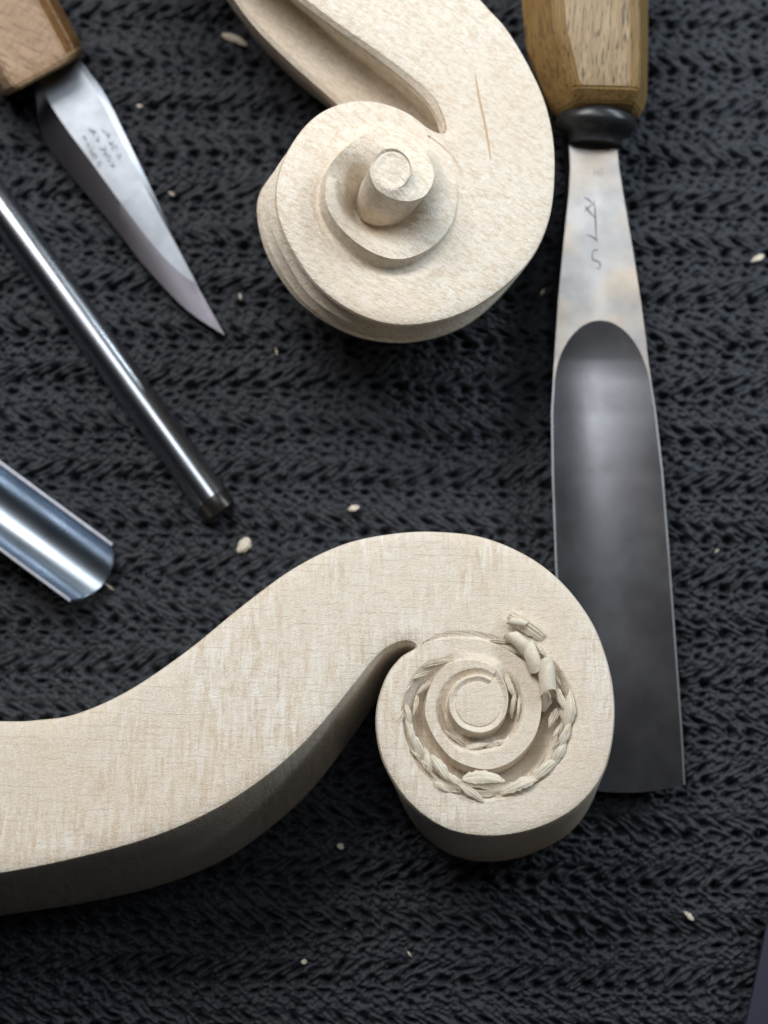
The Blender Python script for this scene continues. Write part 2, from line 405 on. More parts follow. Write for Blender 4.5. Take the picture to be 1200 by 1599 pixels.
botw = [P(b[0], b[1], .0) for b in bot]
for t in (.25, .5, .75, .93, 1.0):
    ringrows.append([ringrows[2][i]*(1-t)+botw[i]*t+np.array([0, 0, -.0]) for i in range(len(botw))])
wv, wf = loft(ringrows, True, False)
V, F = join_parts([(world, Fs), (facev, ff), (wv, wf)])
bodyA = mesh('carved_body', V, F, MAP_A, rootA); fix_normals(bodyA); resharp(bodyA, 32)

def shaving(name, frame, x, y, L, W_, ang, bend=.25, cup=.25, lift=.05, th=.014, parent=None, mat=CHIP, roll=0.0, h0=0.0, tip=.0, blunt=.55, worldz=None, pitch=0.0):
    """leaf shaped chip: lengths in px, ang in degrees clockwise from image right"""
    k = 1/86.0; L *= k; W_ *= k*(.94 if (frame is not None and not roll) else 1.15 if roll else 1.0); lift = lift*1.35+.01 if frame is not None else lift; nu, nv = 14, 13; top_ = []; botm = []
    if frame is not None: o = frame.pw(x, y, h0+lift); U, Vv, N = frame.u, frame.v, frame.n
    else: o = P(x, y, worldz); U, Vv, N = np.array([1., 0, 0]), np.array([0, 1., 0]), np.array([0, 0, 1.])
    ang += random.uniform(-11, 11) if frame is not None else 0
    ca, sa = math.cos(math.radians(ang)), math.sin(math.radians(ang)); D = U*ca-Vv*sa; E = U*sa+Vv*ca
    jit = random.uniform(-.10, .10); ph = random.uniform(0, 6); tilt = random.uniform(-.30, .30) if not roll else 0; asym = random.uniform(.75, 1.45); pitch += random.uniform(-.12, .12) if frame is not None and not roll else 0
    rag = [[random.uniform(.80, 1.16) for _ in range(nu)] for _ in range(2)]
    for i in range(nu):
        t = i/(nu-1); ta = min(max(t, .02), .98)**asym; s = (t-.5)*L
        zc = -bend*((t-.5)*2)**2*L*.5+pitch*s; yc = jit*math.sin(t*3+ph)*L*.5
        for j in range(nv):
            q = (j/(nv-1)-.5)*2; wl = (max(math.sin(math.pi*ta), 0)**blunt)*W_/2*(rag[0 if q < 0 else 1][i] if abs(q) > .6 else 1)
            if roll:
                th_ = q*math.pi*roll; r = W_/2*(1-.22*(q+1)/2); yy = r*math.sin(th_)*.85; zz = r*math.cos(th_)*.8
                s2 = s+(.10*L*math.sin(3*q+ph)*(1 if i in (0, nu-1) else .4))
            else:
                yy = wl*q; zz = -cup*wl*abs(q)**2.6*.9+tilt*wl*q*1.2+.005*math.sin(q*11+ph)+.004*math.cos(q*23+2*t); s2 = s
            p = o+D*s2+E*(yy+yc)+N*(zz+zc+.006*math.sin(7*t+3*q+ph))
            nn = N if not roll else (E*math.sin(q*math.pi*roll)+N*math.cos(q*math.pi*roll))
            top_.append(p); botm.append(p-nn*th)
    n = nu*nv; f = grid_faces(nu, nv)+grid_faces(nu, nv, off=n, flip=True)
    for i in range(nu-1):
        f.append([i*nv, (i+1)*nv, n+(i+1)*nv, n+i*nv]); a = i*nv+nv-1; f.append([a+nv, a, n+a, n+a+nv])
    for j in range(nv-1):
        f.append([j+1, j, n+j, n+j+1]); a = (nu-1)*nv+j; f.append([a, a+1, n+a+1, n+a])
    ob = mesh(name, top_+botm, f, mat, parent, angle=34); bm = bmesh.new(); bm.from_mesh(ob.data); bmesh.ops.recalc_face_normals(bm, faces=bm.faces); bm.to_mesh(ob.data); bm.free()
    return ob
SH = [ # x, y, L, W, angle, kw
 (888, 1104, 60, 19, 97, dict(lift=.06, cup=.6)), (876, 1088, 44, 13, 80, dict(lift=.02, cup=.5)), (884, 1146, 42, 17, 118, dict(lift=.07, cup=.7)), (874, 1172, 46, 18, 122, dict(lift=.05, cup=.6)),
 (852, 1202, 52, 19, 148, dict(lift=.06, cup=.6)), (812, 1225, 62, 20, 174, dict(lift=.07, cup=.6)), (756, 1217, 64, 25, 8, dict(lift=.10, cup=.5)), (736, 1236, 56, 16, 31, dict(lift=.06, cup=.6)),
 (696, 1229, 37, 11, 33, dict(lift=.02, cup=.3, blunt=.25)), (690, 1200, 52, 17, 48, dict(lift=.07, cup=.6)), (711, 1217, 40, 14, 38, dict(lift=.06, cup=.6)), (668, 1185, 44, 14, 62, dict(lift=.04, cup=.4)),
 (653, 1165, 50, 14, 66, dict(lift=.02, cup=.5)), (642, 1140, 50, 12, 78, dict(lift=.01, cup=.5)), (637, 1112, 36, 9, 84, dict(lift=.01, cup=.4)), (626, 1122, 34, 7, 112, dict(lift=.0, cup=.2)),
 (633, 1080, 46, 6, 128, dict(lift=-.01, cup=.2)), (655, 1055, 52, 6, 152, dict(lift=-.01, cup=.2)), (688, 1036, 62, 6, 174, dict(lift=-.01, cup=.2, blunt=.8)), (665, 1070, 46, 8, 135, dict(lift=-.10, cup=.3)),
 (650, 1100, 40, 7, 100, dict(lift=-.12, cup=.3)), (724, 1034, 52, 5, 4, dict(lift=-.02, cup=.2)),
 (803, 1098, 46, 9, 86, dict(lift=-.05, cup=.6)), (796, 1064, 48, 11, 68, dict(lift=-.02, cup=.4)), (811, 1105, 42, 6, 97, dict(lift=-.03, cup=.5)), (746, 1166, 46, 13, 172, dict(lift=-.05, cup=1.0, pitch=.15)),
 (796, 1153, 42, 8, 140, dict(lift=-.06, cup=.4, pitch=.2)), (776, 1162, 36, 9, 160, dict(lift=-.06, cup=.6)), (712, 1152, 40, 5, 38, dict(lift=-.03, cup=.2)), (695, 1118, 44, 5, 72, dict(lift=-.03, cup=.2)),
 # thick curls at the upper right
 (822, 976, 62, 23, 40, dict(lift=.10, cup=.25, blunt=.15, bend=.1)), (808, 971, 26, 14, 14, dict(lift=.12, roll=.75, blunt=.2)),
 (812, 1004, 42, 24, 42, dict(lift=.10, roll=.62, blunt=.2)), (832, 1025, 44, 26, 62, dict(lift=.10, roll=.6, blunt=.2)), (845, 1013, 34, 9, 62, dict(lift=.02, cup=.5)),
 (855, 1058, 50, 30, 84, dict(lift=.10, roll=.75, blunt=.2, bend=.05)), (852, 1094, 34, 20, 112, dict(lift=-.12, cup=.5)), (866, 1120, 36, 14, 120, dict(lift=-.12, cup=.4)),
 (796, 1012, 40, 8, 30, dict(lift=-.01, cup=.4)), (872, 1140, 34, 8, 130, dict(lift=-.05, cup=.4)), (786, 1000, 44, 6, 4, dict(lift=-.01, cup=.2))]
for _ in range(26):      # fine torn slivers along the outer lip of the cut
    a = random.uniform(70, 262); rr = float(np.interp(a, [p[0] for p in rbA], [p[1] for p in rbA]))+random.uniform(-26, -6); x, y = pol(a, rr)
    SH.append((x, y, random.uniform(16, 30), random.uniform(3.5, 7), a+random.uniform(-14, 14), dict(lift=random.uniform(-.12, .06), cup=.4, blunt=.8)))
for x, y, L, W_, a, kw in SH: shaving('shaving', FA, x, y, L, W_, a, parent=rootA, **kw)

# ------------------------------------------------------------ scroll behind (fully carved)
FB = Frame(P(610, 300, 3.0), (.20, .07, 1))
rootB = empty('violin_scroll', tuple(P(640, 350, 0)), 'finished pale maple scroll at the top with a tall carved eye and hollow pegbox', 'violin scroll', None)
OB = [ # top px, d2, d3
 ((560, -230), (-6, 4), (-14, 8)), ((680, -90), (-6, 4), (-14, 8)), ((753, 0), (-6, 4), (-14, 8)), ((790, 41), (-6, 4), (-16, 8)), ((822, 92), (-7, 3), (-18, 8)), ((850, 151), (-8, 3), (-20, 6)), ((865, 210), (-8, 3), (-20, 6)), ((868, 270), (-8, 4), (-22, 8)), ((861, 335), (-8, 4), (-22, 10)),
 ((838, 393), (-6, 6), (-16, 14)), ((800, 438), (-4, 7), (-12, 18)), ((740, 481), (-2, 8), (-4, 22)), ((678, 503), (0, 9), (0, 25)), ((616, 507), (-3, 12), (-4, 28)), ((556, 489), (-8, 14), (-14, 31)),
 ((498, 448), (-12, 14), (-26, 28)), ((456, 390), (-12, 8), (-33, 20)), ((433, 330), (-13, 7), (-30, 16)), ((434, 276), (-11, 6), (-26, 22)), ((456, 224), (-3, 8), (-8, 26)), ((492, 181), (0, 8), (0, 24)), ((538, 159), (0, 10), (0, 26)),
 ((590, 158), (0, 10), (0, 26)), ((638, 175), (-2, 8), (-4, 20)), ((672, 200), (-2, 4), (-4, 12)), ((695, 206), (0, 2), (0, 4)), ((693, 184), (2, 0), (4, 0)), ((675, 150), (2, 0), (4, 0)), ((633, 113), (2, 0), (4, 0)), ((579, 73), (2, 0), (4, 0)), ((533, 41), (2, 0), (4, 0)), ((478, 0), (2, 0), (4, 0)), ((385, -76), (2, 0), (4, 0)), ((230, -215), (2, 0), (4, 0))]
nB = 9; topB = cr([t for t, _, _ in OB], nB, True); D2 = cr([d for _, d, _ in OB], nB, True); D3 = cr([d for _, _, d in OB], nB, True)
k0 = (len(OB)-1)*nB
for i in range(nB): topB[k0+i] = topB[k0]+(topB[0]-topB[k0])*i/nB
tl = np.array([FB.px(*p) for p in topB]); ins = inset(tl, .06)
WB = [(671, 215, 0), (694, 240, .0), (708, 264, 0), (714, 292, .01), (712, 325, .03), (703, 353, .08), (680, 381, .14), (647, 400, .2), (613, 404, .26), (576, 391, .3), (538, 362, .34), (514, 328, .36), (508, 294, .38), (520, 252, .4), (563, 213, .44), (601, 204, .5), (636, 212, .58), (662, 234, .72), (678, 272, .92), (666, 303, 1.0), (640, 314, 1.05), (612, 309, 1.1), (588, 294, 1.14), (578, 268, 1.17), (585, 246, 1.2), (602, 233, 1.21), (622, 234, 1.21), (638, 248, 1.2), (643, 268, 1.18), (635, 284, 1.175), (620, 294, 1.175), (604, 291, 1.175), (592, 280, 1.175), (587, 264, 1.175), (592, 249, 1.175), (605, 240, 1.175), (620, 240, 1.175), (633, 249, 1.175), (638, 265, 1.175), (631, 281, 1.175)]
RB = [(672.5, 213.5), (702, 236), (722, 264), (730, 292), (731, 330), (722, 380), (690, 420), (650, 436), (612, 436), (566, 424), (520, 392), (490, 345), (482, 294), (496, 240), (540, 194), (590, 181), (628, 190), (655, 203), (672.5, 213.5)]
cB = (613, 285, .5)
ctr = FB.px(*cB)
def angpt(x, y, h):
    q = FB.px(x, y, h)-ctr; return math.degrees(math.atan2(q[0], q[1]))
_wb = cr(WB, 6); _a = np.degrees(np.unwrap(np.radians([angpt(*p) for p in _wb]))); A0 = _a[0]; A1 = _a[-1]
def footB(a, he):
    s = (a-A0)
    # absolute height of the foot of the step along the spiral
    return np.interp(s, [0, 35, 100, 160, 240, 300, 340, 375, 400, 430, 470, 520, 580, 615, 640, 670, 700, 740, 790, 830, 870, 1100], [0, -.01, -.06, -.14, -.03, .12, .25, .38, .35, .12, -.30, -.62, -.60, -.2, .30, .66, .86, .97, .97, 1.09, 1.17, 1.18])
def widthB(a): return .32 if a-A0 < 365 else 5.0
def shapeB(t, a):
    if a-A0 < 365: return float(sstep(t))
    return .08*t+.92*float(sstep(min(t/.80, 1)))**1.15 if a-A0 < 600 else t
Vs, Fs, rb = spiral(FB, WB, RB, cB, A0, A1, footB, widthB, shapeB, [(.97, .0), (.90, -.004), (.80, -.010), (.72, -.016), (.62, -.012), (.35, -.008)], M=16, step=3.0, wall=lambda a: float(np.interp(a-A0, [0, 20, 380, 440, 520, 580, 620], [.01, .05, .04, -.07, -.10, -.07, .02])))
fv, ff = face_with_hole(ins, rb)
def ringh(h, dpx, base=None):
    return [FB.pw(topB[i][0]+dpx[i][0], topB[i][1]+dpx[i][1], h) for i in range(len(topB))]
rows = [[FB.w(p[0], p[1], 0) for p in ins], [FB.w(p[0], p[1], -.02) for p in inset(tl, .02)], [FB.w(p[0], p[1], -.08) for p in tl]]
sc = lambda D, k, e=0: np.array(D)*k
cen = np.array([640., 330.])
def shr(D, k, amt):
    out = []
    for i in range(len(topB)):
        q = topB[i]+np.array(D[i])*k; dirn = q-cen; dirn /= np.linalg.norm(dirn); out.append(np.array(D[i])*k-dirn*amt)
    return out
mid = (np.array(D2)+np.array(D3))/2
rows += [ringh(-.25, shr(D2, .7, 22)), ringh(-.38, shr(D2, 1, 9)), ringh(-.48, shr(D2, 1.05, 0)), ringh(-.56, shr(D2, 1.05, 3)), ringh(-.75, shr(mid, 1, 27)), ringh(-1.0, shr(mid, 1.1, 17)), ringh(-1.15, shr(mid, 1.15, 0)),
         ringh(-1.22, shr(mid, 1.15, 3)), ringh(-1.4, shr(D3, .95, 28)), ringh(-1.6, shr(D3, 1, 8)), ringh(-1.72, shr(D3, 1, 0)), ringh(-1.85, shr(D3, 1, 4)), ringh(-2.1, shr(D3, .95, 24)), ]
last = rows[-1]; rows.append([np.array([p[0]+(P(*cen)[0]-p[0])*.12, p[1]+(P(*cen)[1]-p[1])*.12, .02]) for p in last])
wv, wf = loft(rows, True, False)
V, F = join_parts([([FB.w(*v) for v in Vs], Fs), ([FB.w(v[0], v[1], 0) for v in fv], ff), (wv, wf)])
bodyB = mesh('carved_body', V, F, MAP_B, rootB); fix_normals(bodyB); resharp(bodyB, 34)
# hollow pegbox: near cheek wall, floor and far cheek
PG = [([(220, -224), (385, -76), (478, 0), (533, 41), (579, 73), (633, 113), (675, 150), (694, 190), (696, 206)], -.03),
      ([(212, -219), (377, -71), (470, 4), (528, 47), (575, 80), (628, 121), (667, 158), (688, 192), (692, 206)], -.12),
      ([(196, -216), (355, -80), (451, 0), (490, 33), (533, 72), (607, 131), (650, 168), (676, 196), (690, 210)], -1.15),
      ([(189, -211), (348, -75), (444, 4), (484, 38), (527, 78), (600, 138), (640, 176), (664, 205), (680, 220)], -1.22),
      ([(240, -225), (345, -74), (408, 16), (452, 58), (492, 100), (560, 155), (600, 195), (620, 220), (640, 230)], -1.12),
      ([(235, -230), (322, -80), (375, 0), (410, 44), (463, 95), (522, 146), (560, 185), (590, 210), (610, 230)], -1.05),
      ([(228, -228), (316, -78), (369, 4), (404, 49), (457, 101), (516, 153), (556, 192), (584, 216), (604, 236)], -1.12),
      ([(220, -226), (308, -76), (357, 4), (394, 51), (447, 103), (500, 148), (546, 192), (576, 220), (598, 240)], -1.55),
      ([(226, -226), (316, -76), (366, 6), (402, 52), (454, 105), (508, 152), (552, 194), (582, 220), (602, 240)], -2.0)]
rows = []
for pts, h in PG:
    q = resample(cr(pts, 8), 60); rows.append([FB.pw(a, b, h) for a, b in q])
rows.append([np.array([p[0]+.1, p[1]+.1, .03]) for p in rows[-1]])
v, f = loft(rows, False, False); pg = mesh('pegbox', v, f, MAP_B, rootB); resharp(pg, 40)
# mineral streak let into the cheek
sp = resample(cr([(742, 112), (748, 150), (757, 190), (763, 225), (767, 252)], 6), 22); v = []
for i, (x, y) in enumerate(sp):
    t = i/21; wd = 1.9*math.sin(math.pi*t)**.5+.05
    for s in (-1, 1): v.append(FB.pw(x+s*wd, y, .003))
mesh('streak', v, grid_faces(22, 2), STREAK, rootB)
shaving('splinter', None, 598, 327, 9, 5, 60, parent=rootB, worldz=3.02, lift=0)

# ------------------------------------------------------------ big gouge on the right
ST_F = steel('brushed_shank', (.50, .50, .50), .40, 0.03, .12, tint=(.78, .60, .40)); ST_B = steel('polished_blade', (.46, .46, .49), .25, math.pi/2, .03, tint=(.24, .22, .225), stretch=(1.2, 40, 20))  # warm tint puts reflections into the shank's colour
ST_D = plain('shaded_side_steel', (.055, .055, .06), .34, .7, .08); ST_E = steel('ground_edge', (.42, .43, .45), .4, 0, .05)  # sides and underside: shade of the shank put into the dark steel colour
gouge = empty('carving_gouge', tuple(P(950, 400, 0)), 'wide steel gouge with an octagonal wooden handle lying hollow side up along the right', 'gouge', 'carving gouges on the mat')
stn = [(215, 889, 962), (262, 891, 967), (300, 889, 973), (375, 881, 986), (469, 872, 1001), (500, 870, 1005), (530, 868, 1009), (560, 866, 1012), (644, 861, 1025), (738, 862, 1036), (878, 867, 1047), (1042, 876, 1059), (1140, 881, 1066), (1215, 884, 1070), (1232, 885, 1071)]
sy = np.array([s[0] for s in stn], float)
ysamp = np.unique(np.r_[np.linspace(215, 500, 30), np.linspace(500, 520, 12), np.linspace(520, 600, 22), np.linspace(600, 1232, 90)])
ztop = lambda y: float(np.interp(y, [215, 400, 560, 900, 1232], [.95, .82, .70, .58, .46]))
def axisx(y): return np.interp(y, sy, [(a+b)/2 for _, a, b in stn])
nE, nC = 4, 26
Vt = []; cls = []
for y in ysamp:
    l, r = np.interp(y, sy, [s[1] for s in stn]), np.interp(y, sy, [s[2] for s in stn]); z = ztop(y)
    pl, pr = P(l, y, z), P(r, y, z); c = (pl+pr)/2; hw = np.linalg.norm(pr-pl)/2; A_ = .10/(.93)**2
    tt = np.clip((y-500)/95, 0, 1); frac = 1-(1-tt)**2; ub = hw*.965*math.sqrt(frac) if frac > 0 else 0
    dpt = A_*ub*ub
    us = list(np.linspace(-hw, -ub, nE+1)[:-1])+list(np.linspace(-ub, ub, nC+1))+list(np.linspace(ub, hw, nE+1)[1:])
    row = []
    endc = max(0, (y-1200)/32)
    for k, u in enumerate(us):
        zz = z if abs(u) >= ub else z-(dpt-A_*u*u)
        yb = 0
        p = np.array([c[0]+u, c[1], zz])
        if y > 1100: p[1] += .16*((y-1100)/132)*((u/hw)**2-.45)*(1)
        row.append(p)
    # underside
    side = .0 if y > 520 else 1.0
    sd = float(np.interp(y, [215, 470, 566, 1232], [.55, .42, .12, .07])); ww = float(np.interp(y, [215, 470, 566], [1.0, 1.0, .98]))
    lower = []
    for u in np.linspace(hw, -hw, 15):
        uz = z-sd-(.0 if ub == 0 else (A_*ub*ub)*(1-(u/hw)**2)*.9)
        q = np.array([c[0]+u*ww+(-.06 if y < 480 and u < 0 else 0), c[1], max(uz, .01)])
        if y > 1100: q[1] += .16*((y-1100)/132)*((u/hw)**2-.45)
        lower.append(q)
    Vt.append(row+lower)
ntop = nE*2+nC+1; nc = len(Vt[0])
v, f = loft(Vt, True, True); fm = []
for i in range(len(ysamp)-1):
    for j in range(nc):
        cen_blade = nE <= j < nE+nC and ysamp[i] >= 500
        edge_ = (j < ntop-1) and ysamp[i] >= 590
        fm.append(1 if cen_blade else (3 if edge_ else (0 if j < ntop-1 else 2)))
fm += [2, 2]
gb = mesh('blade', v, f, None, gouge, mats=[ST_F, ST_B, ST_D, ST_E], fmat=fm)
bm = bmesh.new(); bm.from_mesh(gb.data); bmesh.ops.recalc_face_normals(bm, faces=bm.faces); bm.to_mesh(gb.data); bm.free(); resharp(gb, 7)
# bolster: turned ring
def turned(name, p0, p1, prof, mat, parent, n=40, squash=1.0):
    p0 = np.array(p0); p1 = np.array(p1); ax = (p1-p0)/np.linalg.norm(p1-p0); L = np.linalg.norm(p1-p0)
    sx = np.cross(ax, [0, 0, 1]); sx /= np.linalg.norm(sx); up = np.cross(sx, ax); rows = []
    for t, r in prof: rows.append([p0+ax*L*t+(sx*math.cos(a)+up*math.sin(a)*squash)*r for a in np.linspace(0, 2*math.pi, n, endpoint=False)])
    v, f = loft(rows); o = mesh(name, v, f, mat, parent); fix_normals(o); resharp(o, 50); return o
BOL = plain('dark_collar', (.045, .046, .05), .33, .55, .15, 14)
zc = 1.02
turned('bolster', P(932, 172, zc), P(929, 227, zc-.06), [(0, .60), (.10, .70), (.22, .765), (.38, .79), (.5, .775), (.62, .70), (.70, .60), (.78, .54), (.9, .51), (1.0, .50)], BOL, gouge, squash=.85)
# octagonal handle with its own facets
HW = wood_handle('boxwood_handle', (.30, .19, .070), (.20, .115, .038), (.05, .03, .015), 0.05, (9, .8, 9), .4)
HT = wood_handle('worn_facet', (.44, .33, .205), (.31, .22, .125), (.06, .045, .045), 0.05, (11, 1.1, 9), .45)
hs = []
for y, l, r, rr in [(-420, 800, 1010, 1.), (-200, 803, 1016, 1.), (0, 814, 1014, 1.), (75, 821, 1014, 1.), (124, 840, 1013, 1.), (150, 850, 1012, 1.0), (162, 856, 1010, 1.0), (178, 866, 1003, .93), (186, 876, 994, .80)]:
    pl, pr = P(l, y, zc), P(r, y, zc); c = (pl+pr)/2; R = np.linalg.norm(pr-pl)/2
    zz = 1.0 if y < 165 else (.86 if y < 180 else .66)
    row = []
    for a, k in ((-4, 1.0), (47, 1.08), (56, 1.06), (116, 1.06), (125, 1.08), (176, 1.0), (200, 1.0), (235, 1.0), (270, 1.0), (305, 1.0), (340, 1.0)):
        t = math.radians(a); row.append(np.array([c[0]+R*k*math.cos(t), c[1], zc+R*k*math.sin(t)*zz*.98]))
    hs.append(row)
v, f = loft(hs); fm = []
for i in range(len(hs)-1):
    for j in range(11): fm.append(1 if (j in (2,) and i < 6) else 0)
fm += [0, 0]
gh = mesh('handle', v, f, None, gouge, mats=[HW, HT], fmat=fm, angle=12)
bm = bmesh.new(); bm.from_mesh(gh.data); bmesh.ops.recalc_face_normals(bm, faces=bm.faces); bmesh.ops.bevel(bm, geom=[e for e in bm.edges if len(e.link_faces) == 2 and e.calc_face_angle(0) > .25], offset=.035, segments=2, affect='EDGES'); bm.to_mesh(gh.data); bm.free()
for p in gh.data.polygons: p.use_smooth = True
resharp(gh, 16)
# struck marks on the shank
ENG = plain('engraved_line', (.11, .11, .115), .5, .6, .0)
def strokes(name, lines, zf, wpx, mat, parent, rise=.004):
    V = []; F = []
    for ln in lines:
        q = resample(cr(ln, 5) if len(ln) > 2 else np.array(ln, float), 10); t = np.gradient(q, axis=0); t /= np.linalg.norm(t, axis=1)[:, None]+1e-9
        k = len(V)
        for (x, y), (tx, ty), e in zip(q, t, np.linspace(0, 1, 10)):
            w_ = wpx*(.35+.65*math.sin(math.pi*min(max(e, .08), .92)))
            for s in (-1, 1): V.append(P(x-ty*s*w_/2, y+tx*s*w_/2, zf(x, y)+rise))
        F += grid_faces(10, 2, off=k)
    o = mesh(name, V, F, mat, parent); return o
zs = lambda x, y: ztop(y)
def z6(*p): return [(780+a/2.666, b/2.666) for a, b in p]
strokes('engraved_marks', [z6((395, 832), (400, 900), (404, 1003)), z6((352, 822), (372, 832), (392, 852)), z6((392, 852), (372, 862), (356, 882)), z6((356, 858), (378, 884), (398, 908)), z6((362, 978), (384, 984), (410, 1004)),
  z6((392, 1042), (386, 1062), (392, 1084), (412, 1088), (420, 1100), (418, 1118), (402, 1118)), z6((392, 1042), (412, 1040))], zs, 2.1, ENG, gouge)
strokes('faint_marks', [z6((396, 700), (396, 738)), z6((412, 700), (412, 738)), z6((396, 720), (412, 720)), z6((424, 700), (424, 738)), z6((424, 700), (436, 704)), z6((424, 720), (434, 722))], zs, 1.0, plain('faint_line', (.30, .27, .24), .5, .8, 0), gouge)

# ------------------------------------------------------------ left tools
ST_R = steel('bright_gouge_steel', (.46, .49, .54), .27, math.radians(-53), .04, stretch=(1.5, 50, 20)); ST_I = steel('mirror_channel', (.50, .58, .68), .29, math.radians(-36), .03, stretch=(1.5, 50, 20))
BEV = plain('dark_bevel', (.075, .07, .065), .33, .8, .15)
def axis_frame(a, b, z):
    p, q = P(*a, z), P(*b, z); d = q-p; L = np.linalg.norm(d); d /= L; e = np.cross([0, 0, 1.], d); return p, d, e, L
# narrow gouge, back up
small = empty('carving_gouge', tuple(P(180, 550, 0)), 'narrow steel gouge lying back up, its round back streaked by a long highlight', 'gouge', 'carving gouges on the mat')
p, d, e, L = axis_frame((-130, 142), (346, 800), .25)
rows = []; r0 = .345
for s in np.r_[np.linspace(0, L-.36, 40), L-.33, L-.3, np.linspace(L-.25, L, 8)]:
    t = max(0, (s-(L-.33))/.33); r = r0*(1+.05*(s/L)); row = []
    for a in np.linspace(-8, 188, 34):
        th = math.radians(a); cut = (1-.13*t*t*math.sin(max(th, 0)) if 0 < a < 180 else 1)
        row.append(p+d*(s-.10*(1-math.sin(th) if 0 <= a <= 180 else 1)*(s > L-.34)*t)+e*(-math.cos(th)*r*(1-.06*t))+np.array([0, 0, -.23+math.sin(th)*r*1.15*cut+.03]))
    row += [p+d*s+e*(math.cos(math.radians(a))*r*.8)+np.array([0, 0, -.21]) for a in (20, 60, 90, 120, 160)][::1]
    rows.append(row)
v, f = loft(rows); nc = len(rows[0]); fm = [1 if i >= 40 else 0 for i in range(len(rows)-1) for j in range(nc)]+[1, 1]
o = mesh('blade', v, f, None, small, mats=[ST_R, BEV], fmat=fm)
bm = bmesh.new(); bm.from_mesh(o.data); bmesh.ops.recalc_face_normals(bm, faces=bm.faces); bm.to_mesh(o.data); bm.free(); resharp(o, 28)
# deep gouge, hollow up
deep = empty('carving_gouge', tuple(P(70, 860, 0)), 'bright deep-hollowed steel gouge lying hollow up at the left edge, its U-shaped channel shining', 'gouge', 'carving gouges on the mat')
p, d, e, L = axis_frame((-230, 620), (147, 897), .80)
rows = []; R = .70; TH = .085
for s in np.linspace(0, 1, 60):
    row = []
    def pt(a, r, first=False):
        th = math.radians(a); end = L+.20*math.sin(th)**2-.05
        return p+d*(end*s)+e*(-math.cos(th)*r)+np.array([0, 0, -math.sin(th)*r*.90])
    for a in np.linspace(0, 180, 40): row.append(pt(a, R-TH))
    for a in np.linspace(180, 0, 40): row.append(pt(a, R))
    rows.append(row)
v, f = loft(rows, True, False); 
f += [[40*2*59+j, 40*2*59+j+1, 40*2*59+79-j-1, 40*2*59+79-j] for j in range(39)]
RIM = plain('bright_rim', (.60, .60, .68), .42, .75, .05)  # reflected brightness of the rim put into its pale lavender colour
o = mesh('blade', v, f, None, deep, mats=[ST_I, RIM], fmat=[1 if (k % 80) in (39, 79) and k < 4720 else 0 for k in range(len(f))]); bm = bmesh.new(); bm.from_mesh(o.data); bmesh.ops.recalc_face_normals(bm, faces=bm.faces)
bmesh.ops.bevel(bm, geom=[x for x in bm.edges if len(x.link_faces) == 2 and x.calc_face_angle(0) > .9], offset=.018, segments=2, affect='EDGES'); bm.to_mesh(o.data); bm.free()
for q in o.data.polygons: q.use_smooth = True
resharp(o, 35)

# carving knife
knife = empty('carving_knife', tuple(P(120, 180, 0)), 'short carving knife with a pointed steel blade and tan wooden handle at the top left', 'knife')
KT = steel('knife_flat', (.30, .325, .36), .42, math.radians(-60), .10, stretch=(3, 60, 20)); KB = steel('knife_bevel', (.19, .18, .205), .33, math.radians(-60), .05)
KS = steel('knife_spine', (.40, .45, .52), .34, math.radians(-60), .05)  # one steel in three tones: facet shading put into the colour
nk = 40
lo = resample(cr([(48, 110), (56, 150), (68, 215), (116, 280), (175, 350), (228, 417), (291, 483), (352, 524)], 6), nk)
rg = resample(cr([(56, 112), (72, 150), (100, 195), (140, 249), (196, 326), (245, 389), (280, 424), (308, 446)], 6), nk)
rg2 = resample(cr([(108, 84), (132, 116), (159, 158), (192, 224), (245, 326), (280, 390), (298, 425), (309, 444)], 6), nk)
hi = resample(cr([(118, 84), (141, 114), (167, 152), (199, 217), (254, 331), (285, 398), (310, 446), (352, 524)], 6), nk)
rows = []; zk = np.linspace(.58, .20, nk)
for i in range(nk):
    z = zk[i]; a, b, c_, d_ = lo[i], rg[i], rg2[i], hi[i]
    rows.append([P(*a, z-.22*(1-i/nk)-.02), P(*(a*.5+b*.5), z-.10*(1-i/nk)-.01), P(*b, z), P(*(b*.5+c_*.5), z+.004), P(*c_, z), P(*d_, z-.04*(1-i/nk)-.008), P(*d_, z-.30*(1-i/nk)-.05), P(*a, z-.34*(1-i/nk)-.05)])
# tip: bevels meet at the point
tip = P(352, 524, .17); rows.append([tip+np.array([0, 0, -.01*k]) for k in range(8)])
v, f = loft(rows); fm = []
for i in range(len(rows)-1):
    for j in range(8): fm.append({0: 1, 1: 1, 2: 0, 3: 0, 4: 2, 5: 2, 6: 1, 7: 1}[j] if i < nk-1 else 1)
fm += [1, 1]
o = mesh('blade', v, f, None, knife, mats=[KT, KB, KS], fmat=fm); bm = bmesh.new(); bm.from_mesh(o.data); bmesh.ops.recalc_face_normals(bm, faces=bm.faces); bm.to_mesh(o.data); bm.free(); resharp(o, 10)
def zknife(x, y):
    t = ((x-75)*.49+(y-110)*.87)/430; return float(np.interp(t, [0, 1], [.575, .20]))+.01
lines = []
for k in range(3):      # worn, illegible maker's stamp: three rows of broken strokes along the blade
    for m in range(7):
        bx, by = 128+k*15+m*5.4, 206-k*7+m*9.6
        if m in (0, 6) and k != 1: continue
        for q in range(2):
            cx, cy, a, rr = bx+random.uniform(-2, 2), by+random.uniform(-2, 2), random.uniform(0, 6.3), random.uniform(2.2, 4.2)
            lines.append([(cx+rr*math.cos(a+e), cy+rr*math.sin(a+e)*1.2) for e in (0, .9, 1.8, random.uniform(2.2, 3.6))])
strokes('worn_stamp', lines, zknife, 1.3, steel('stamp_relief', (.17, .18, .20), .5, 0, 0), knife, .006)['kind'] = 'stuff'
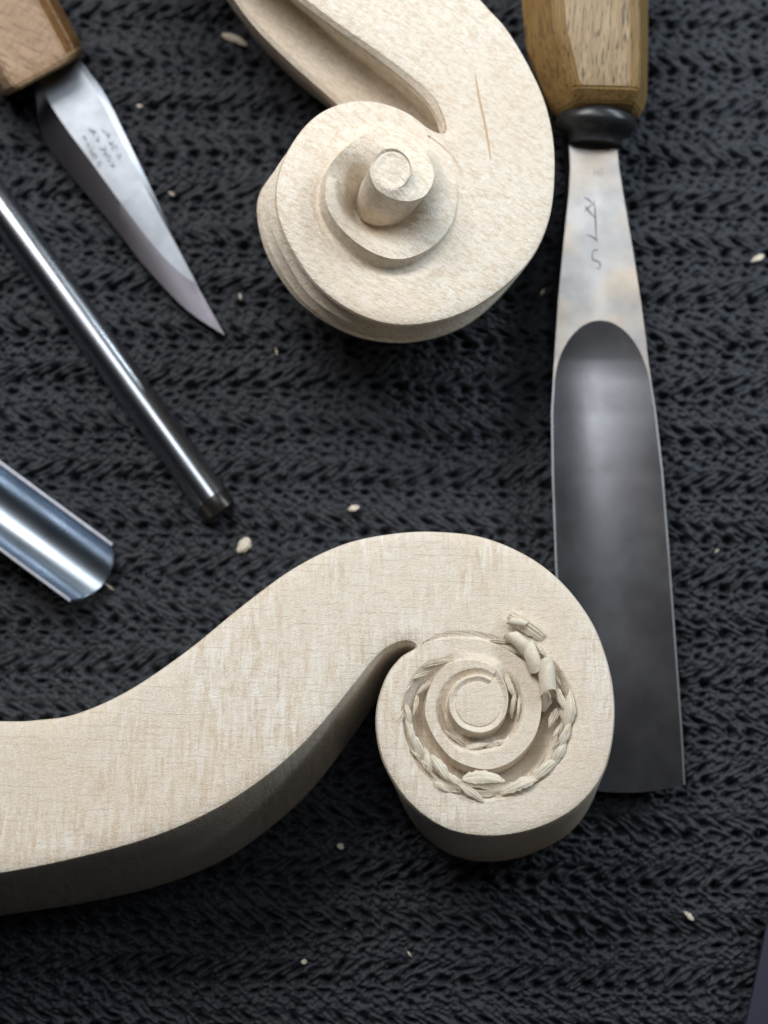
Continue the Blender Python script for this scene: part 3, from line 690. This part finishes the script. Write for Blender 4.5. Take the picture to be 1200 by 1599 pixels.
KH = wood_handle('knife_handle_wood', (.40, .27, .165), (.33, .215, .125), (.17, .10, .055), math.radians(-62), (8, 1.2, 8), .3, True); KD = wood_handle('knife_handle_side', (.22, .125, .05), (.17, .09, .035), (.06, .035, .02), math.radians(-62))
# handle: octagonal bar; end face towards the blade
def knife_row(cx, cy, k, zk_=1.0):
    ax = np.array([.47, .883]); nrm = np.array([.883, -.47]); row = []
    for off, z in ((-88, .62), (-74, 1.12), (-60, 1.30), (36, 1.30), (52, 1.16), (66, .70), (60, .25), (40, .04), (-60, .04), (-84, .2)):
        q = np.array([cx, cy])+nrm*off*k; row.append(P(q[0], q[1], .65+(z-.65)*k*zk_))
    return row
kc = lambda s: (76+s*.47, 112+s*.883)
rows = [knife_row(*kc(s), k) for s, k in ((-420, .9), (-250, 1.0), (-100, 1.0), (-30, 1.0), (-10, .99), (-4, .95), (2, .86), (4, .6))]
v, f = loft(rows); fm = []
for i in range(len(rows)-1):
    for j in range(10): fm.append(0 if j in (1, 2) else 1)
fm += [1, 1]
o = mesh('handle', v, f, None, knife, mats=[KH, KD], fmat=fm, angle=25); bm = bmesh.new(); bm.from_mesh(o.data); bmesh.ops.recalc_face_normals(bm, faces=bm.faces); bmesh.ops.bevel(bm, geom=[x for x in bm.edges if len(x.link_faces) == 2 and x.calc_face_angle(0) > .3], offset=.03, segments=2, affect='EDGES'); bm.to_mesh(o.data); bm.free()
for q in o.data.polygons: q.use_smooth = True
resharp(o, 30)

# ------------------------------------------------------------ navy edge at the lower right corner
nv = empty('plastic_case', tuple(P(1230, 1560, 0)), 'smooth dark navy flat case just entering the bottom right corner', 'case')
NAVY = plain('navy_plastic', (.040, .043, .072), .42, 0, .04, 40)
rows = []
for z, dl in ((.0, 0), (.30, 0), (.36, 3), (.38, 7)):
    rows.append([P(1212+dl, 1370, z), P(1163+dl, 1599, z), P(1128+dl, 1760, z), P(1420, 1800, z), P(1500, 1420, z)])
v, f = loft(rows); o = mesh('shell', v, f, NAVY, nv, angle=30); fix_normals(o); resharp(o, 35)

# ------------------------------------------------------------ loose chips on the mat
def chip(x, y, L, W_, a, label, z=.06, **k):
    o = shaving('wood_chip', None, x, y, L, W_, a, worldz=z, **k)
    c = P(x, y, 0); me = o.data
    for vv in me.vertices: vv.co -= Vector(c)
    o.location = c; o['label'] = label; o['category'] = 'wood chip'; o['group'] = 'loose wood chips on the mat'
chip(366, 60, 48, 13, 27, 'long pale chip on the mat beside the top edge of the finished scroll neck', z=.12, cup=.4)
chip(380, 851, 30, 22, -50, 'broad curled pale chip below the tip of the narrow gouge', z=.13, cup=.9, blunt=.4)
chip(553, 793, 19, 10, -15, 'small pale chip on the bare mat between the two scrolls', z=.1)
chip(532, 1322, 12, 11, 30, 'round pale speck of wood on the mat below the neck of the front scroll', z=.1, cup=.8)
chip(1076, 1430, 22, 9, 40, 'small oval chip on the mat at the lower right', z=.12)
chip(1184, 403, 26, 11, -35, 'small pale chip at the right edge of the mat beside the wide gouge', z=.1)
chip(218, 165, 12, 6, 10, 'tiny dim chip between the knife blade and the long pale chip', z=.07)
chip(268, 302, 14, 5, 25, 'tiny sliver on the mat right of the knife blade middle', z=.07)
chip(475, 1502, 10, 8, 0, 'tiny grey chip near the bottom edge of the mat', z=.07)
chip(375, 462, 13, 5, 70, 'tiny upright sliver on the mat beyond the knife point', z=.08)
chip(170, 915, 22, 4, 35, 'thin dim fibre at the lip of the shining U-shaped gouge', z=.04)
chip(848, 455, 14, 5, 120, 'thin sliver between the finished scroll and the wide gouge', z=.06)
for x, y, L, W_, a, lb in [(432, 548, 16, 3, 75, 'thin pale fibre on the mat below the left edge of the finished scroll'), (1120, 860, 9, 4, -30, 'tiny crumb on the mat at the right of the wide gouge blade'), (640, 1490, 12, 4, 50, 'short dim fibre near the middle of the bottom edge')]:
    chip(x, y, L, W_, a, lb, z=.06)
# wood dust caught in the knit
V = []; F = []
def dust(x, y, z, s):
    k = len(V); a = random.uniform(0, 3.1); d1 = np.array([math.cos(a), math.sin(a), random.uniform(-.3, .3)])*s*random.uniform(1, 3.0); d2 = np.array([-math.sin(a), math.cos(a), .2])*s*.6
    c = np.array([x, y, z]); V.extend([c-d1, c+d2, c+d1, c-d2, c+np.array([0, 0, s*.5]), c-np.array([0, 0, s*.5])])
    for i in range(4): F.append([k+i, k+(i+1) % 4, k+4]); F.append([k+(i+1) % 4, k+i, k+5])
for _ in range(3000): dust(random.uniform(-10, 10), random.uniform(-12, 12), random.uniform(-.05, .03), random.choice([.004, .005, .006, .008, .011]))
DU = plain('wood_dust', (.30, .30, .31), .7); o = mesh('wood_dust', V, F, DU, None, smooth=False); o['kind'] = 'stuff'; o['label'] = 'fine specks of pale wood dust scattered over the knitted mat'; o['category'] = 'dust'
